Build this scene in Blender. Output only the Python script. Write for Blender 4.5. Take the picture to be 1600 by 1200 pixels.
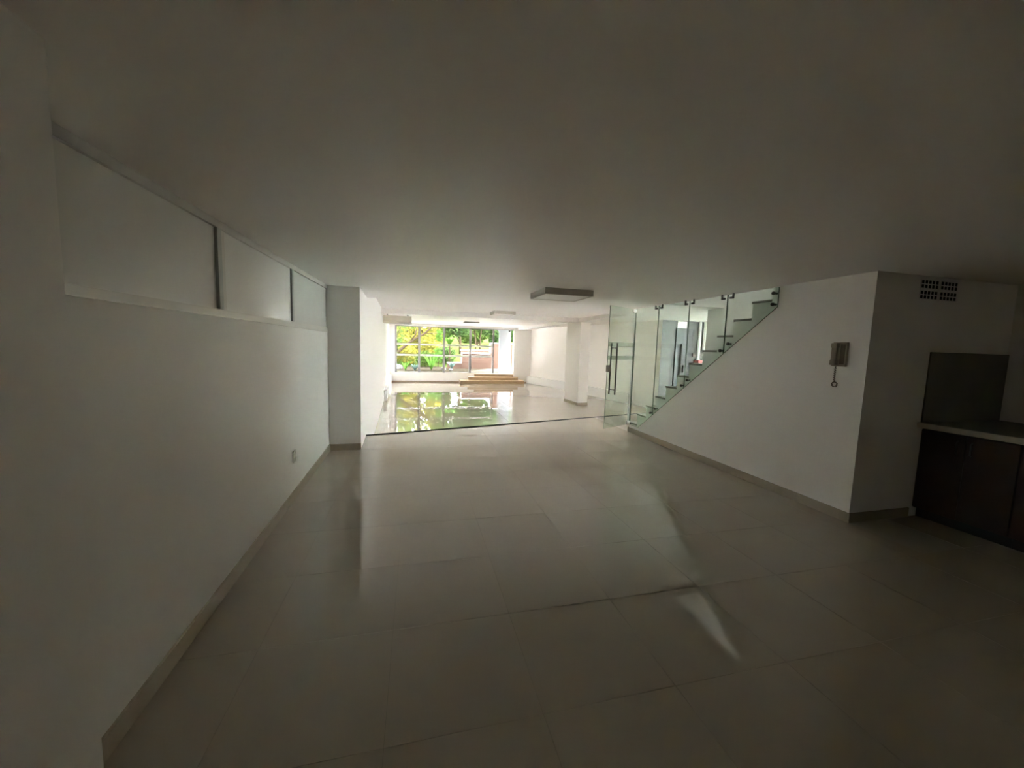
import bpy, math, random
from mathutils import Matrix, Vector
random.seed(7)
scene = bpy.context.scene
for o in list(bpy.data.objects):
    bpy.data.objects.remove(o)
col = scene.collection

# ------------------------------------------------------------------ camera
EYE = 1.45
cam_data = bpy.data.cameras.new('camera')
cam_data.sensor_fit = 'HORIZONTAL'
cam_data.sensor_width = 36.0
cam_data.lens = 13.5
cam_data.clip_start = 0.02
cam_data.clip_end = 400
cam = bpy.data.objects.new('camera', cam_data)
col.objects.link(cam)
right = Vector((0.96999477, -0.24128700, 0.02984511))
up = Vector((-0.00540093, 0.10134054, 0.99483713))
back = Vector((-0.24306579, -0.96514801, 0.09699662))
cam.matrix_world = Matrix(((right.x, up.x, back.x, 0), (right.y, up.y, back.y, 0),
                           (right.z, up.z, back.z, EYE), (0, 0, 0, 1)))
scene.camera = cam

# ------------------------------------------------------------------ sky, sun, exposure
world = bpy.data.worlds.new('world')
scene.world = world
world.use_nodes = True
bg = world.node_tree.nodes['Background']
bg.inputs['Color'].default_value = (0.93, 0.96, 1.0, 1)
bg.inputs['Strength'].default_value = 9.0
sun_data = bpy.data.lights.new('sun', 'SUN')
sun_data.energy = 2.5
sun_data.angle = 0.02
sun_data.color = (1.0, 0.95, 0.84)
sun = bpy.data.objects.new('sun', sun_data)
col.objects.link(sun)
sun.rotation_euler = Vector((0.08, -0.55, 0.85)).to_track_quat('Z', 'Y').to_euler()
vs = scene.view_settings
vs.view_transform = 'Standard'
vs.look = 'None'
vs.gamma = 1.0
vs.use_curve_mapping = False
vs.exposure = 3.1
scene.cycles.max_bounces = 24
scene.cycles.diffuse_bounces = 16
scene.cycles.glossy_bounces = 8
scene.cycles.transparent_max_bounces = 32
scene.cycles.sample_clamp_indirect = 8.0
scene.cycles.caustics_reflective = True

# ------------------------------------------------------------------ materials
def node_mat(name):
    m = bpy.data.materials.new(name)
    m.use_nodes = True
    return m, m.node_tree.nodes, m.node_tree.links, m.node_tree.nodes['Principled BSDF']

def mat(name, color, rough=0.6, metal=0.0, var=0.0, scale=3.0, bump=0.0, bscale=40.0, ior=1.5, coat=0.0, spec=0.5):
    m, n, l, p = node_mat(name)
    p.inputs['Base Color'].default_value = (*color, 1)
    p.inputs['Roughness'].default_value = rough
    p.inputs['Metallic'].default_value = metal
    p.inputs['IOR'].default_value = ior
    p.inputs['Coat Weight'].default_value = coat
    p.inputs['Specular IOR Level'].default_value = spec
    geo = n.new('ShaderNodeNewGeometry')
    if var > 0:
        t = n.new('ShaderNodeTexNoise')
        t.inputs['Scale'].default_value = scale
        t.inputs['Detail'].default_value = 4
        l.new(geo.outputs['Position'], t.inputs['Vector'])
        r = n.new('ShaderNodeMix')
        r.data_type = 'RGBA'
        r.inputs[6].default_value = (*[max(0, c * (1 - var)) for c in color], 1)
        r.inputs[7].default_value = (*[min(1, c * (1 + var)) for c in color], 1)
        l.new(t.outputs['Fac'], r.inputs[0])
        l.new(r.outputs[2], p.inputs['Base Color'])
    if bump > 0:
        t2 = n.new('ShaderNodeTexNoise')
        t2.inputs['Scale'].default_value = bscale
        t2.inputs['Detail'].default_value = 3
        l.new(geo.outputs['Position'], t2.inputs['Vector'])
        b = n.new('ShaderNodeBump')
        b.inputs['Strength'].default_value = bump
        b.inputs['Distance'].default_value = 0.02
        l.new(t2.outputs['Fac'], b.inputs['Height'])
        l.new(b.outputs['Normal'], p.inputs['Normal'])
    return m

def glass_mat(name, tint, refl=1.0, rough=0.0):
    m, n, l, p = node_mat(name)
    n.remove(p)
    out = n['Material Output']
    tr = n.new('ShaderNodeBsdfTransparent')
    tr.inputs['Color'].default_value = (*tint, 1)
    gl = n.new('ShaderNodeBsdfGlossy')
    gl.inputs['Roughness'].default_value = rough
    gl.inputs['Color'].default_value = (refl, refl, refl, 1)
    fr = n.new('ShaderNodeFresnel')
    fr.inputs['IOR'].default_value = 1.45
    geo = n.new('ShaderNodeNewGeometry')
    inv = n.new('ShaderNodeMath')
    inv.operation = 'SUBTRACT'
    inv.inputs[0].default_value = 1.0
    l.new(geo.outputs['Backfacing'], inv.inputs[1])
    mul = n.new('ShaderNodeMath')
    mul.operation = 'MULTIPLY'
    l.new(fr.outputs['Fac'], mul.inputs[0])
    l.new(inv.outputs[0], mul.inputs[1])
    mx = n.new('ShaderNodeMixShader')
    l.new(mul.outputs[0], mx.inputs['Fac'])
    l.new(tr.outputs[0], mx.inputs[1])
    l.new(gl.outputs[0], mx.inputs[2])
    l.new(mx.outputs[0], out.inputs['Surface'])
    return m

def leaf_mat(name, c1, c2, trans=0.45):
    m, n, l, p = node_mat(name)
    n.remove(p)
    out = n['Material Output']
    geo = n.new('ShaderNodeNewGeometry')
    t = n.new('ShaderNodeTexNoise')
    t.inputs['Scale'].default_value = 2.5
    l.new(geo.outputs['Position'], t.inputs['Vector'])
    add = n.new('ShaderNodeMath')
    add.operation = 'ADD'
    l.new(t.outputs['Fac'], add.inputs[0])
    mulr = n.new('ShaderNodeMath')
    mulr.operation = 'MULTIPLY_ADD'
    l.new(geo.outputs['Random Per Island'], mulr.inputs[0])
    mulr.inputs[1].default_value = 0.8
    mulr.inputs[2].default_value = -0.4
    l.new(mulr.outputs[0], add.inputs[1])
    r = n.new('ShaderNodeMix')
    r.data_type = 'RGBA'
    r.clamp_factor = True
    r.inputs[6].default_value = (*c1, 1)
    r.inputs[7].default_value = (*c2, 1)
    l.new(add.outputs[0], r.inputs[0])
    d = n.new('ShaderNodeBsdfDiffuse')
    tl = n.new('ShaderNodeBsdfTranslucent')
    l.new(r.outputs[2], d.inputs['Color'])
    l.new(r.outputs[2], tl.inputs['Color'])
    mx = n.new('ShaderNodeMixShader')
    mx.inputs['Fac'].default_value = trans
    l.new(d.outputs[0], mx.inputs[1])
    l.new(tl.outputs[0], mx.inputs[2])
    l.new(mx.outputs[0], out.inputs['Surface'])
    return m

M = {
    'wall': mat('wall_paint', (0.915, 0.895, 0.87), 0.42, var=0.015, scale=1.2, bump=0.04, bscale=9),
    'wall_gloss': mat('wall_enamel_paint', (0.905, 0.885, 0.86), 0.37, var=0.02, scale=1.5, bump=0.06, bscale=5),
    'wall_satin': mat('wall_satin_paint', (0.915, 0.895, 0.87), 0.33, var=0.015, scale=1.2, bump=0.04, bscale=9),
    'ceiling': mat('ceiling_paint', (0.92, 0.895, 0.865), 0.40, var=0.02, scale=1.3, bump=0.12, bscale=3.5),
    'grey_shade_paint': mat('grey_wall_shade_paint', (0.13, 0.13, 0.125), 0.6, var=0.05, scale=2),  # grey darkened in the colour, standing in for shade on this wall
    'tile': mat('porcelain_tile', (0.42, 0.367, 0.30), 0.02, var=0.05, scale=2.2, ior=1.9),
    'grout': mat('tile_grout', (0.27, 0.235, 0.185), 0.6),
    'edge': mat('dark_metal_strip', (0.03, 0.027, 0.024), 0.6),
    'base': mat('baseboard_tile', (0.47, 0.41, 0.32), 0.25, var=0.06, scale=5),
    'base_brown': mat('baseboard_brown', (0.36, 0.27, 0.20), 0.4, var=0.05),
    'milk': mat('film_coated_glass', (0.88, 0.88, 0.85), 0.42, var=0.02, scale=2, ior=1.5, coat=1.0),
    'alu': mat('aluminium_frame', (0.66, 0.65, 0.61), 0.35, 0.25),
    'mullion_grey': mat('grey_lilac_mullion', (0.36, 0.345, 0.365), 0.45),
    'alu_dark': mat('aluminium_mullion_side', (0.50, 0.52, 0.50), 0.45, 0.1),
    'steel': mat('brushed_steel', (0.45, 0.44, 0.42), 0.3, 0.9),
    'dark_steel': mat('dark_steel', (0.10, 0.095, 0.085), 0.4, 0.5),
    'white': mat('white_enamel', (0.84, 0.84, 0.83), 0.4),
    'glass': glass_mat('clear_window_glass', (0.97, 0.985, 0.98), 1.0),
    'green_glass': glass_mat('green_tempered_glass', (0.86, 0.915, 0.875), 1.0),
    'sky_pane': leaf_mat('milky_window_pane', (0.3,0.3,0.3), (0.3,0.3,0.3), 0.6),
    'glass_edge': mat('green_glass_edge', (0.10, 0.15, 0.11), 0.15),
    'frost': glass_mat('frosted_strip', (0.74, 0.76, 0.71), 0.6, 0.5),
    'tread': mat('stair_tread_stone', (0.28, 0.26, 0.23), 0.35, var=0.08, scale=8),
    'wood': mat('dark_cabinet_wood', (0.042, 0.020, 0.014), 0.45, var=0.3, scale=6),
    'stone': mat('counter_stone_lit', (0.62, 0.57, 0.50), 0.3, var=0.10, scale=25),  # edge tone of the counter stone, hall light put into its colour
    'splash': mat('dark_backsplash', (0.15, 0.14, 0.125), 0.35, var=0.1, scale=9),
    'dark': mat('dark_void', (0.012, 0.011, 0.010), 0.9),
    'plastic': mat('beige_plastic', (0.38, 0.33, 0.25), 0.45),
    'plastic_dark': mat('brown_plastic', (0.15, 0.12, 0.085), 0.45),
    'outlet': mat('grey_outlet_plastic', (0.62, 0.60, 0.55), 0.4),
    'ac': mat('ivory_plastic', (0.78, 0.72, 0.60), 0.5),
    'lampbody': mat('lamp_frame_paint', (0.55, 0.52, 0.46), 0.5),
    'diffuser': mat('lamp_diffuser', (0.82, 0.82, 0.79), 0.35),
    'step': mat('tan_step_tile', (0.46, 0.31, 0.17), 0.5, var=0.1, scale=4),
    'nosing': mat('pale_step_nosing', (0.74, 0.58, 0.40), 0.5),
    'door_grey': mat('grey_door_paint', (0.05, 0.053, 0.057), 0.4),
    'paper': mat('white_paper', (0.85, 0.85, 0.80), 0.7),
    'black': mat('black_plastic', (0.02, 0.02, 0.02), 0.4),
    'red': mat('red_lacquer', (0.40, 0.07, 0.06), 0.4),
    'brown': mat('dark_brown_wood', (0.08, 0.055, 0.04), 0.5, var=0.2, scale=8),
    'pink': mat('terracotta_render', (0.0935, 0.0578, 0.0440), 0.8, var=0.12, scale=3, bump=0.1, spec=0.0),
    'cap': mat('white_coping', (0.60, 0.57, 0.52), 0.6, spec=0.0),
    'extwall': mat('pale_blue_render', (0.50, 0.54, 0.58), 0.7, spec=0.0),
    'paving': mat('cream_paving', (0.0825, 0.0715, 0.0550), 0.8, var=0.08, spec=0.0),
    'soil': mat('garden_soil', (0.0303, 0.0248, 0.0176), 0.9, var=0.3, scale=6, spec=0.0),
    'grass': mat('lawn_grass', (0.0303, 0.0413, 0.0110), 0.9, var=0.3, scale=1.5, spec=0.0),
    'bark': mat('tree_bark', (0.035, 0.025, 0.016), 0.9, var=0.3, scale=9, spec=0.0),
    'leaf_yellow': leaf_mat('yellow_green_leaves', (0.075, 0.082, 0.013), (0.23, 0.19, 0.045)),
    'leaf_dark': leaf_mat('dark_green_leaves', (0.0120, 0.0300, 0.0108), (0.0420, 0.0660, 0.0210), 0.3),
    'leaf_mid': leaf_mat('mid_green_leaves', (0.0270, 0.0540, 0.0120), (0.0780, 0.1080, 0.0270)),
    'leaf_blue': leaf_mat('blue_green_leaves', (0.0600, 0.1080, 0.0900), (0.1320, 0.1860, 0.1620), 0.2),
    'leaf_bright': leaf_mat('bright_green_leaves', (0.0300, 0.0960, 0.0120), (0.0960, 0.1680, 0.0360)),
    'flower': mat('yellow_flower', (0.85, 0.60, 0.02), 0.6, var=0.1),
    'rock': mat('pale_rock', (0.16, 0.15, 0.145), 0.8, var=0.2, scale=5, spec=0.0),
}

# ------------------------------------------------------------------ helpers
ORIGIN = {}
class MB:
    def __init__(s):
        s.v = []; s.f = []; s.mi = []
    def poly(s, vs, fs, mi=0):
        b = len(s.v)
        s.v += [tuple(p) for p in vs]
        for f in fs:
            s.f.append(tuple(b + i for i in f)); s.mi.append(mi)
        return s
    def box(s, x0, x1, y0, y1, z0, z1, mi=0):
        return s.poly([(x0,y0,z0),(x1,y0,z0),(x1,y1,z0),(x0,y1,z0),(x0,y0,z1),(x1,y0,z1),(x1,y1,z1),(x0,y1,z1)],
            [(0,3,2,1),(4,5,6,7),(0,1,5,4),(1,2,6,5),(2,3,7,6),(3,0,4,7)], mi)
    def prism(s, pts, z0, z1, mi=0, side=None):
        n = len(pts)
        a = sum(pts[i][0]*pts[(i+1)%n][1]-pts[(i+1)%n][0]*pts[i][1] for i in range(n))
        if a < 0: pts = pts[::-1]
        zf0 = z0 if callable(z0) else (lambda x, y: z0)
        zf1 = z1 if callable(z1) else (lambda x, y: z1)
        s.poly([(x,y,zf0(x,y)) for x,y in pts]+[(x,y,zf1(x,y)) for x,y in pts],
               [tuple(range(n-1,-1,-1)), tuple(range(n,2*n))], mi)
        s.poly([(x,y,zf0(x,y)) for x,y in pts]+[(x,y,zf1(x,y)) for x,y in pts],
               [(i,(i+1)%n,n+(i+1)%n,n+i) for i in range(n)], mi if side is None else side)
        return s
    def slabx(s, yz, x0, x1, mi=0, side=None):   # polygon in the y-z plane, extruded along x
        n = len(yz)
        a = sum(yz[i][0]*yz[(i+1)%n][1]-yz[(i+1)%n][0]*yz[i][1] for i in range(n))
        if a < 0: yz = yz[::-1]
        V = [(x0,y,z) for y,z in yz]+[(x1,y,z) for y,z in yz]
        s.poly(V, [tuple(range(n-1,-1,-1)), tuple(range(n,2*n))], mi)
        s.poly(V, [(i,(i+1)%n,n+(i+1)%n,n+i) for i in range(n)], mi if side is None else side)
        return s
    def slaby(s, xz, y0, y1, mi=0):   # polygon in the x-z plane, extruded along y
        n = len(xz)
        a = sum(xz[i][0]*xz[(i+1)%n][1]-xz[(i+1)%n][0]*xz[i][1] for i in range(n))
        if a < 0: xz = xz[::-1]
        V = [(x,y0,z) for x,z in xz]+[(x,y1,z) for x,z in xz]
        s.poly(V, [tuple(range(n)), tuple(range(2*n-1,n-1,-1))]+[(i,n+i,n+(i+1)%n,(i+1)%n) for i in range(n)], mi)
        return s
    def tube(s, pts, radii, n=8, mi=0, cap=True):
        b = len(s.v); pts = [Vector(p) for p in pts]
        if not hasattr(radii, '__len__'): radii = [radii]*len(pts)
        for i, p in enumerate(pts):
            d = (pts[min(i+1,len(pts)-1)]-pts[max(i-1,0)]).normalized()
            a = d.orthogonal().normalized() if i == 0 else (pa - d*pa.dot(d)).normalized()
            pa = a; c = d.cross(a)
            for k in range(n):
                t = 2*math.pi*k/n
                s.v.append(tuple(p+(a*math.cos(t)+c*math.sin(t))*radii[i]))
        for i in range(len(pts)-1):
            for k in range(n):
                s.f.append((b+i*n+k, b+i*n+(k+1)%n, b+(i+1)*n+(k+1)%n, b+(i+1)*n+k)); s.mi.append(mi)
        if cap:
            s.f.append(tuple(b+k for k in range(n-1,-1,-1))); s.mi.append(mi)
            e = b+(len(pts)-1)*n
            s.f.append(tuple(e+k for k in range(n))); s.mi.append(mi)
        return s
    def lathe(s, prof, c, axis='z', n=16, mi=0):
        b = len(s.v)
        for r, h in prof:
            for k in range(n):
                t = 2*math.pi*k/n
                u, v = r*math.cos(t), r*math.sin(t)
                s.v.append({'z':(c[0]+u,c[1]+v,c[2]+h),'x':(c[0]+h,c[1]+u,c[2]+v),'y':(c[0]+v,c[1]+h,c[2]+u)}[axis])
        for i in range(len(prof)-1):
            for k in range(n):
                s.f.append((b+i*n+k,b+i*n+(k+1)%n,b+(i+1)*n+(k+1)%n,b+(i+1)*n+k)); s.mi.append(mi)
        s.f.append(tuple(b+k for k in range(n-1,-1,-1))); s.mi.append(mi)
        e = b+(len(prof)-1)*n
        s.f.append(tuple(e+k for k in range(n))); s.mi.append(mi)
        return s
    def build(s, name, m, parent=None, smooth=False, bevel=0.0, origin=None):
        ox, oy, oz = ORIGIN[parent.name] if parent is not None else (origin or (0,0,0))
        me = bpy.data.meshes.new(name)
        me.from_pydata([(x-ox,y-oy,z-oz) for x,y,z in s.v], [], s.f)
        ms = m if isinstance(m, (list, tuple)) else [m]
        for k in ms: me.materials.append(M[k] if isinstance(k, str) else k)
        for p, i in zip(me.polygons, s.mi):
            p.material_index = i; p.use_smooth = smooth
        me.update()
        o = bpy.data.objects.new(name, me)
        col.objects.link(o)
        if parent is not None: o.parent = parent
        else: o.location = (ox,oy,oz)
        ORIGIN[o.name] = (ox,oy,oz)
        if bevel > 0:
            b = o.modifiers.new('bevel', 'BEVEL'); b.width = bevel; b.segments = 2; b.limit_method = 'ANGLE'
        return o

def tag(o, label=None, cat=None, group=None, kind=None):
    if label: o['label'] = label
    if cat: o['category'] = cat
    if group: o['group'] = group
    if kind: o['kind'] = kind
    return o
def thing(name, label, cat, loc=(0,0,0), group=None, kind=None):
    o = bpy.data.objects.new(name, None)
    o.empty_display_size = 0.1
    col.objects.link(o); o.location = loc; ORIGIN[o.name] = tuple(loc)
    return tag(o, label, cat, group, kind)
def struct(name, mb, m, label, cat, parent=None, **k):
    o = mb.build(name, m, parent, **k)
    return tag(o, label, cat, kind='structure')

# ------------------------------------------------------------------ main dimensions (metres)
ZF = -0.47          # level of the far, lower hall
ZC = 2.16           # ceiling of the near room
ZC2 = 2.44          # ceiling of the far hall
YB = 19.75          # window wall
XR = 3.69           # stair-side wall of the near room
YK = 2.42           # kitchenette end wall
def edge_y(x): return 6.235 + 0.2605*(x+0.755)      # edge of the raised floor
def ceil_y(x): return 6.62 + 0.115*(x+0.74)         # edge of the lower ceiling
def left_x(y): return -1.0 - 0.02*y                 # near left wall
def far_left_x(y): return -0.775 - 0.0378*(y-6.65)  # far left wall
def ceil_z(x, y):
    return ZC
def glaze_x(y): return -1.207 + 0.024*(y-1.74)      # set-back plane of the interior glazing

# ------------------------------------------------------------------ floors
XE = 10.2
near_poly = [(-1.35,-1.5),(XE,-1.5),(XE,edge_y(XE)),(-0.9,edge_y(-0.9)),(-1.35,5.6)]
fl = MB().prism(near_poly, ZF, -0.0012)
floor = struct('floor', fl, 'grout', 'glossy beige tiled floor of the dark near room', 'floor')
nos = MB()
a = (-0.80, edge_y(-0.80)); b = (XE, edge_y(XE))
nos.prism([a, b, (b[0], b[1]+0.012), (a[0], a[1]+0.012)], -0.06, 0.016)
nos.build('edge_strip', 'edge', floor)

def clip(poly, nx, ny, c):      # keep nx*x + ny*y <= c
    out = []
    for i in range(len(poly)):
        p, q = poly[i], poly[(i+1) % len(poly)]
        dp, dq = nx*p[0]+ny*p[1]-c, nx*q[0]+ny*q[1]-c
        if dp <= 0: out.append(p)
        if dp*dq < 0:
            t = dp/(dp-dq); out.append((p[0]+t*(q[0]-p[0]), p[1]+t*(q[1]-p[1])))
    return out
PX, PY, GAP = 0.605, 0.59, 0.0009
def tile_mesh(poly, name):
    mb = MB().prism(poly, -0.008, 0.0)
    me = bpy.data.meshes.new(name)
    me.from_pydata(mb.v, [], mb.f); me.materials.append(M['tile']); me.update()
    return me
full = [(GAP,GAP),(PX-GAP,GAP),(PX-GAP,PY-GAP),(GAP,PY-GAP)]
tile_full = tile_mesh(full, 'tile')
def lay(i, j, z, parent, cuts):
    x0, y0 = 0.5+i*PX, 5.44+j*PY
    poly = [(x0+p[0], y0+p[1]) for p in full]
    whole = True
    for c in cuts:
        q = clip(poly, *c)
        if len(q) != len(poly) or any(abs(a[0]-b[0])+abs(a[1]-b[1]) > 1e-6 for a, b in zip(poly, q)): whole = False
        poly = q
        if len(poly) < 3: return None
    ar = abs(sum(poly[k][0]*poly[(k+1)%len(poly)][1]-poly[(k+1)%len(poly)][0]*poly[k][1] for k in range(len(poly))))/2
    if ar < 0.002: return None
    me = tile_full if whole else tile_mesh([(p[0]-x0, p[1]-y0) for p in poly], 'tile_cut')
    o = bpy.data.objects.new('tile', me)
    col.objects.link(o); o.parent = parent
    o.location = (x0, y0, z)
    o.rotation_euler = (random.gauss(0, 0.0002), random.gauss(0, 0.0002), 0)
    return o
k = 0.2605
cut_edge = (-k, 1.0, 6.235+k*0.755-0.001)          # in front of the edge
for j in range(-9, 6):
    for i in range(-3, 9):
        x0, y0 = 0.5+i*PX, 5.44+j*PY
        if x0 > 3.70 and (y0 > 2.40 or x0 > 4.5): continue
        if x0+PX < -1.12 : continue
        cuts = [cut_edge, (-1, -0.02, 1.0), (0, -1, 0.30)]
        if y0+PY > 5.42: cuts.append((-1, -0.045, 0.715-0.045*5.42)) if x0 < -0.7 and y0 >= 5.42 else None
        if y0+PY > YK: cuts.append((1, 0, XR)) if x0 < XR else None
        else: cuts.append((1, 0, 4.47))
        if x0+PX > XR and y0 < YK < y0+PY and x0 >= XR: cuts.append((0, 1, YK))
        lay(i, j, 0.0, floor, cuts)
mbk = MB().box(-1.0, 4.47, -1.5, 0.2975, -0.008, 0.0)
tag(mbk.build('tile_field', 'tile', floor), kind='stuff')

fl2 = MB().prism([(-1.5,5.6),(XE,5.6),(XE,20.2),(-1.5,20.2)], ZF-0.2, ZF-0.0012)
floor_far = struct('floor_hall', fl2, 'grout', 'bright polished tile floor of the far hall, one step lower', 'floor')
cut_far = (k, -1.0, -(6.235+k*0.755+0.013))
field = MB()
nfar = 0
for j in range(1, 25):
    for i in range(-4, 16):
        x0, y0 = 0.5+i*PX, 5.44+j*PY
        if x0+PX < far_left_x(y0+PY): continue
        if x0 > 5.9+(20.0-y0)*0.21+0.1 or x0 > 8.2: continue
        if y0 > 12.9 or x0 > 6.2:
            poly = [(x0+p[0], y0+p[1]) for p in full]
            for c in (cut_far, (-1,-0.0378,0.775-0.0378*6.65), (0,1,YB), (1,0.21,5.9+20*0.21)): poly = clip(poly, *c)
            if len(poly) > 2: field.prism(poly, ZF-0.008, ZF)
        elif nfar < 190:
            if lay(i, j, ZF, floor_far, [cut_far, (-1,-0.0378,0.775-0.0378*6.65)]): nfar += 1
tag(field.build('tile_field', 'tile', floor_far), kind='stuff')

# ------------------------------------------------------------------ ceilings
cb = MB()
nx, ny = 14, 16
gx = [-1.3+(XR+0.03+1.3)*i/nx for i in range(nx+1)]
V = []
for x in gx:
    for j in range(ny+1):
        y = -1.5+(ceil_y(x)+1.5)*j/ny
        V.append((x, y, ceil_z(x, y)))
F = [(i*(ny+1)+j, i*(ny+1)+j+1, (i+1)*(ny+1)+j+1, (i+1)*(ny+1)+j) for i in range(nx) for j in range(ny)]
cb.poly(V, F)
x1 = gx[-1]
cb.poly([(-1.3,ceil_y(-1.3),ZC),(x1,ceil_y(x1),ZC),(x1,ceil_y(x1),ZC2),(-1.3,ceil_y(-1.3),ZC2)], [(0,3,2,1)])
cb.box(x1, 5.65, -1.5, YK+0.08, ZC, ZC2)
cb.prism([(x1,5.2),(XE,5.2),(XE,ceil_y(XE)),(x1,ceil_y(x1))], ZC, ZC2)
cb.box(4.79, XE, YK+0.08, 5.2, ZC, ZC2)
struct('ceiling', cb, 'ceiling', 'low plastered ceiling of the dark near room', 'ceiling', smooth=False)
cf = MB()
cf.box(-1.6, XR+0.03, -1.6, 20.2, ZC2, ZC2+0.2)
cf.box(XR+0.03, 4.79, -1.6, YK+0.08, ZC2, ZC2+0.2).box(XR+0.03, 4.79, 5.2, 20.2, ZC2, ZC2+0.2)
cf.box(4.79, XE+0.2, -1.6, 20.2, ZC2, ZC2+0.2)
struct('ceiling_hall', cf, 'ceiling', 'bright ceiling of the far hall', 'ceiling')
bm = MB().prism([(far_left_x(11.8)-0.05,11.75),(5.2,11.85),(5.2,12.15),(far_left_x(12.1)-0.05,12.05)], 2.30, ZC2)
struct('trim_1', bm, 'ceiling', 'shallow ceiling beam crossing the far hall to the column', 'beam')
bm = MB().box(5.20, 5.58, 7.3, YB, 2.325, ZC2)
struct('trim_2', bm, 'wall', 'long ceiling beam running over the column towards the windows', 'beam')

# ------------------------------------------------------------------ near room walls
w = MB().box(-1.35, -0.88, -1.5, 1.26, 0, ZC2)
struct('wall_left_jamb', w, 'wall', 'dark wall edge closest to the camera at the far left', 'wall')
SILL = 1.565
w = MB().prism([(left_x(1.26),1.26),(left_x(5.43),5.43),(-1.35,5.43),(-1.35,1.26)], 0, SILL)
wall_left = struct('wall_left', w, 'wall_gloss', 'long enamel painted wall below the strip of interior glazing', 'wall')
# interior strip glazing over the left wall
win = thing('window_2', 'strip of interior glass panes above the left wall, under the ceiling', 'window', (-1.05,3.3,SILL), kind='structure')
def lbar(name, y0, y1, z0, z1, out, m, depth=0.05, xf=glaze_x):
    mb = MB().prism([(xf(y0)+out,y0),(xf(y1)+out,y1),(glaze_x(y1)-depth,y1),(glaze_x(y0)-depth,y0)], z0, z1)
    return mb.build(name, m, win)
lbar('sill_rail', 1.262, 5.428, SILL, 1.60, 0.008, 'alu', 0.045, left_x)
lbar('bottom_rail', 1.262, 5.428, 1.6005, 1.625, 0.012, 'alu', 0.045)
lbar('head_rail', 1.262, 5.428, 2.115, 2.1595, 0.014, 'alu', 0.045)
for ym in (2.80, 4.13):
    lbar('mullion', ym-0.035, ym+0.012, 1.6255, 2.1145, 0.012, 'alu_dark', 0.045)
    lbar('mullion_cover', ym+0.0125, ym+0.055, 1.6255, 2.1145, 0.008, 'alu', 0.045)
for y0, y1 in ((1.262,2.764),(2.856,4.094),(4.186,5.428)):
    lbar('pane', y0, y1, 1.6255, 2.1145, -0.004, 'milk', 0.03)
w = MB().prism([(glaze_x(1.26)-0.05,1.26),(glaze_x(5.43)-0.05,5.43),(-1.35,5.43),(-1.35,1.26)], SILL, ZC2)
struct('wall_left_behind_glass', w, 'wall', 'plain wall behind the interior glass strip', 'wall')
w = MB().prism([(-1.35,5.43),(-0.715,5.43),(-0.765,6.65),(-1.35,6.65)], ZF, ZC2)
struct('wall_pillar', w, 'wall', 'square pillar at the end of the left wall, beside the bright hall', 'wall')
w = MB().box(-1.35, 5.65, -1.62, -1.5, 0, ZC2)
struct('wall_behind', w, 'wall', 'plain wall behind the camera', 'wall')
# stair-side wall with stepped upper outline
RISE, RUN, Y0 = 0.185, 0.24, 6.02
prof = [(YK,0),(Y0,0)]
for s in range(1, 12):
    y = Y0-(s-1)*RUN
    prof += [(y, s*RISE-0.025), (y-RUN, s*RISE-0.025)]
prof += [(Y0-11*RUN, ZC2), (YK, ZC2)]
w = MB().slabx(prof, XR, XR+0.06)
wall_right = struct('wall_right', w, 'wall_satin', 'cream wall below the glass balustrade, stepped like the stairs', 'wall')
w = MB().box(XR+0.06, XE, YK, YK+0.08, 0, 4.7)
struct('wall_kitchen', w, 'wall', 'shadowed end wall of the kitchenette niche', 'wall')
w = MB().box(5.47, 5.6, -1.5, YK, 0, ZC2)
struct('wall_right_kitchen', w, 'wall', 'side wall behind the kitchenette counter', 'wall')
# stairwell
w = MB().box(4.75, 4.83, YK+0.08, 5.55, 0, ZC).box(4.75, 4.83, YK+0.08, 5.25, ZC, 4.7)
struct('wall_stairwell', w, 'wall', 'white wall on the far side of the stairs', 'wall')
w = MB().box(XR-0.02, 4.83, 5.2, 5.28, ZC2, 4.7).box(XR-0.05, XR+0.03, YK+0.0, 5.2, ZC2, 3.3).box(XR-0.05, XR+0.03, YK, 5.2, 4.1, 4.7).box(XR-0.05, XR+0.03, YK, 3.0, 3.3, 4.1).box(XR-0.05, XR+0.03, 4.8, 5.2, 3.3, 4.1)
struct('wall_stairwell_upper', w, 'wall', 'upper walls of the stairwell opening', 'wall')
# baseboards
BB = 0.085
w = MB().prism([(left_x(1.26),1.26),(left_x(1.26)+0.012,1.26),(left_x(5.43)+0.012,5.43),(left_x(5.43),5.43)], 0.0005, BB)
struct('baseboard_left', w, 'base', 'beige tile baseboard along the left wall', 'baseboard')
w = MB().box(left_x(5.42)+0.013, -0.713, 5.418, 5.43, 0.0005, BB)
struct('baseboard_pillar', w, 'base', 'beige tile baseboard across the pillar foot', 'baseboard')
w = MB().box(XR-0.012, XR, YK-0.0115, Y0+0.03, 0.0005, BB)
struct('baseboard_right', w, 'base', 'beige tile baseboard under the stair wall', 'baseboard')
w = MB().box(XR+0.0005, 4.40, YK-0.012, YK, 0.0005, BB)
struct('baseboard_kitchen', w, 'base', 'shadowed baseboard on the kitchenette end wall', 'baseboard')

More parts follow.
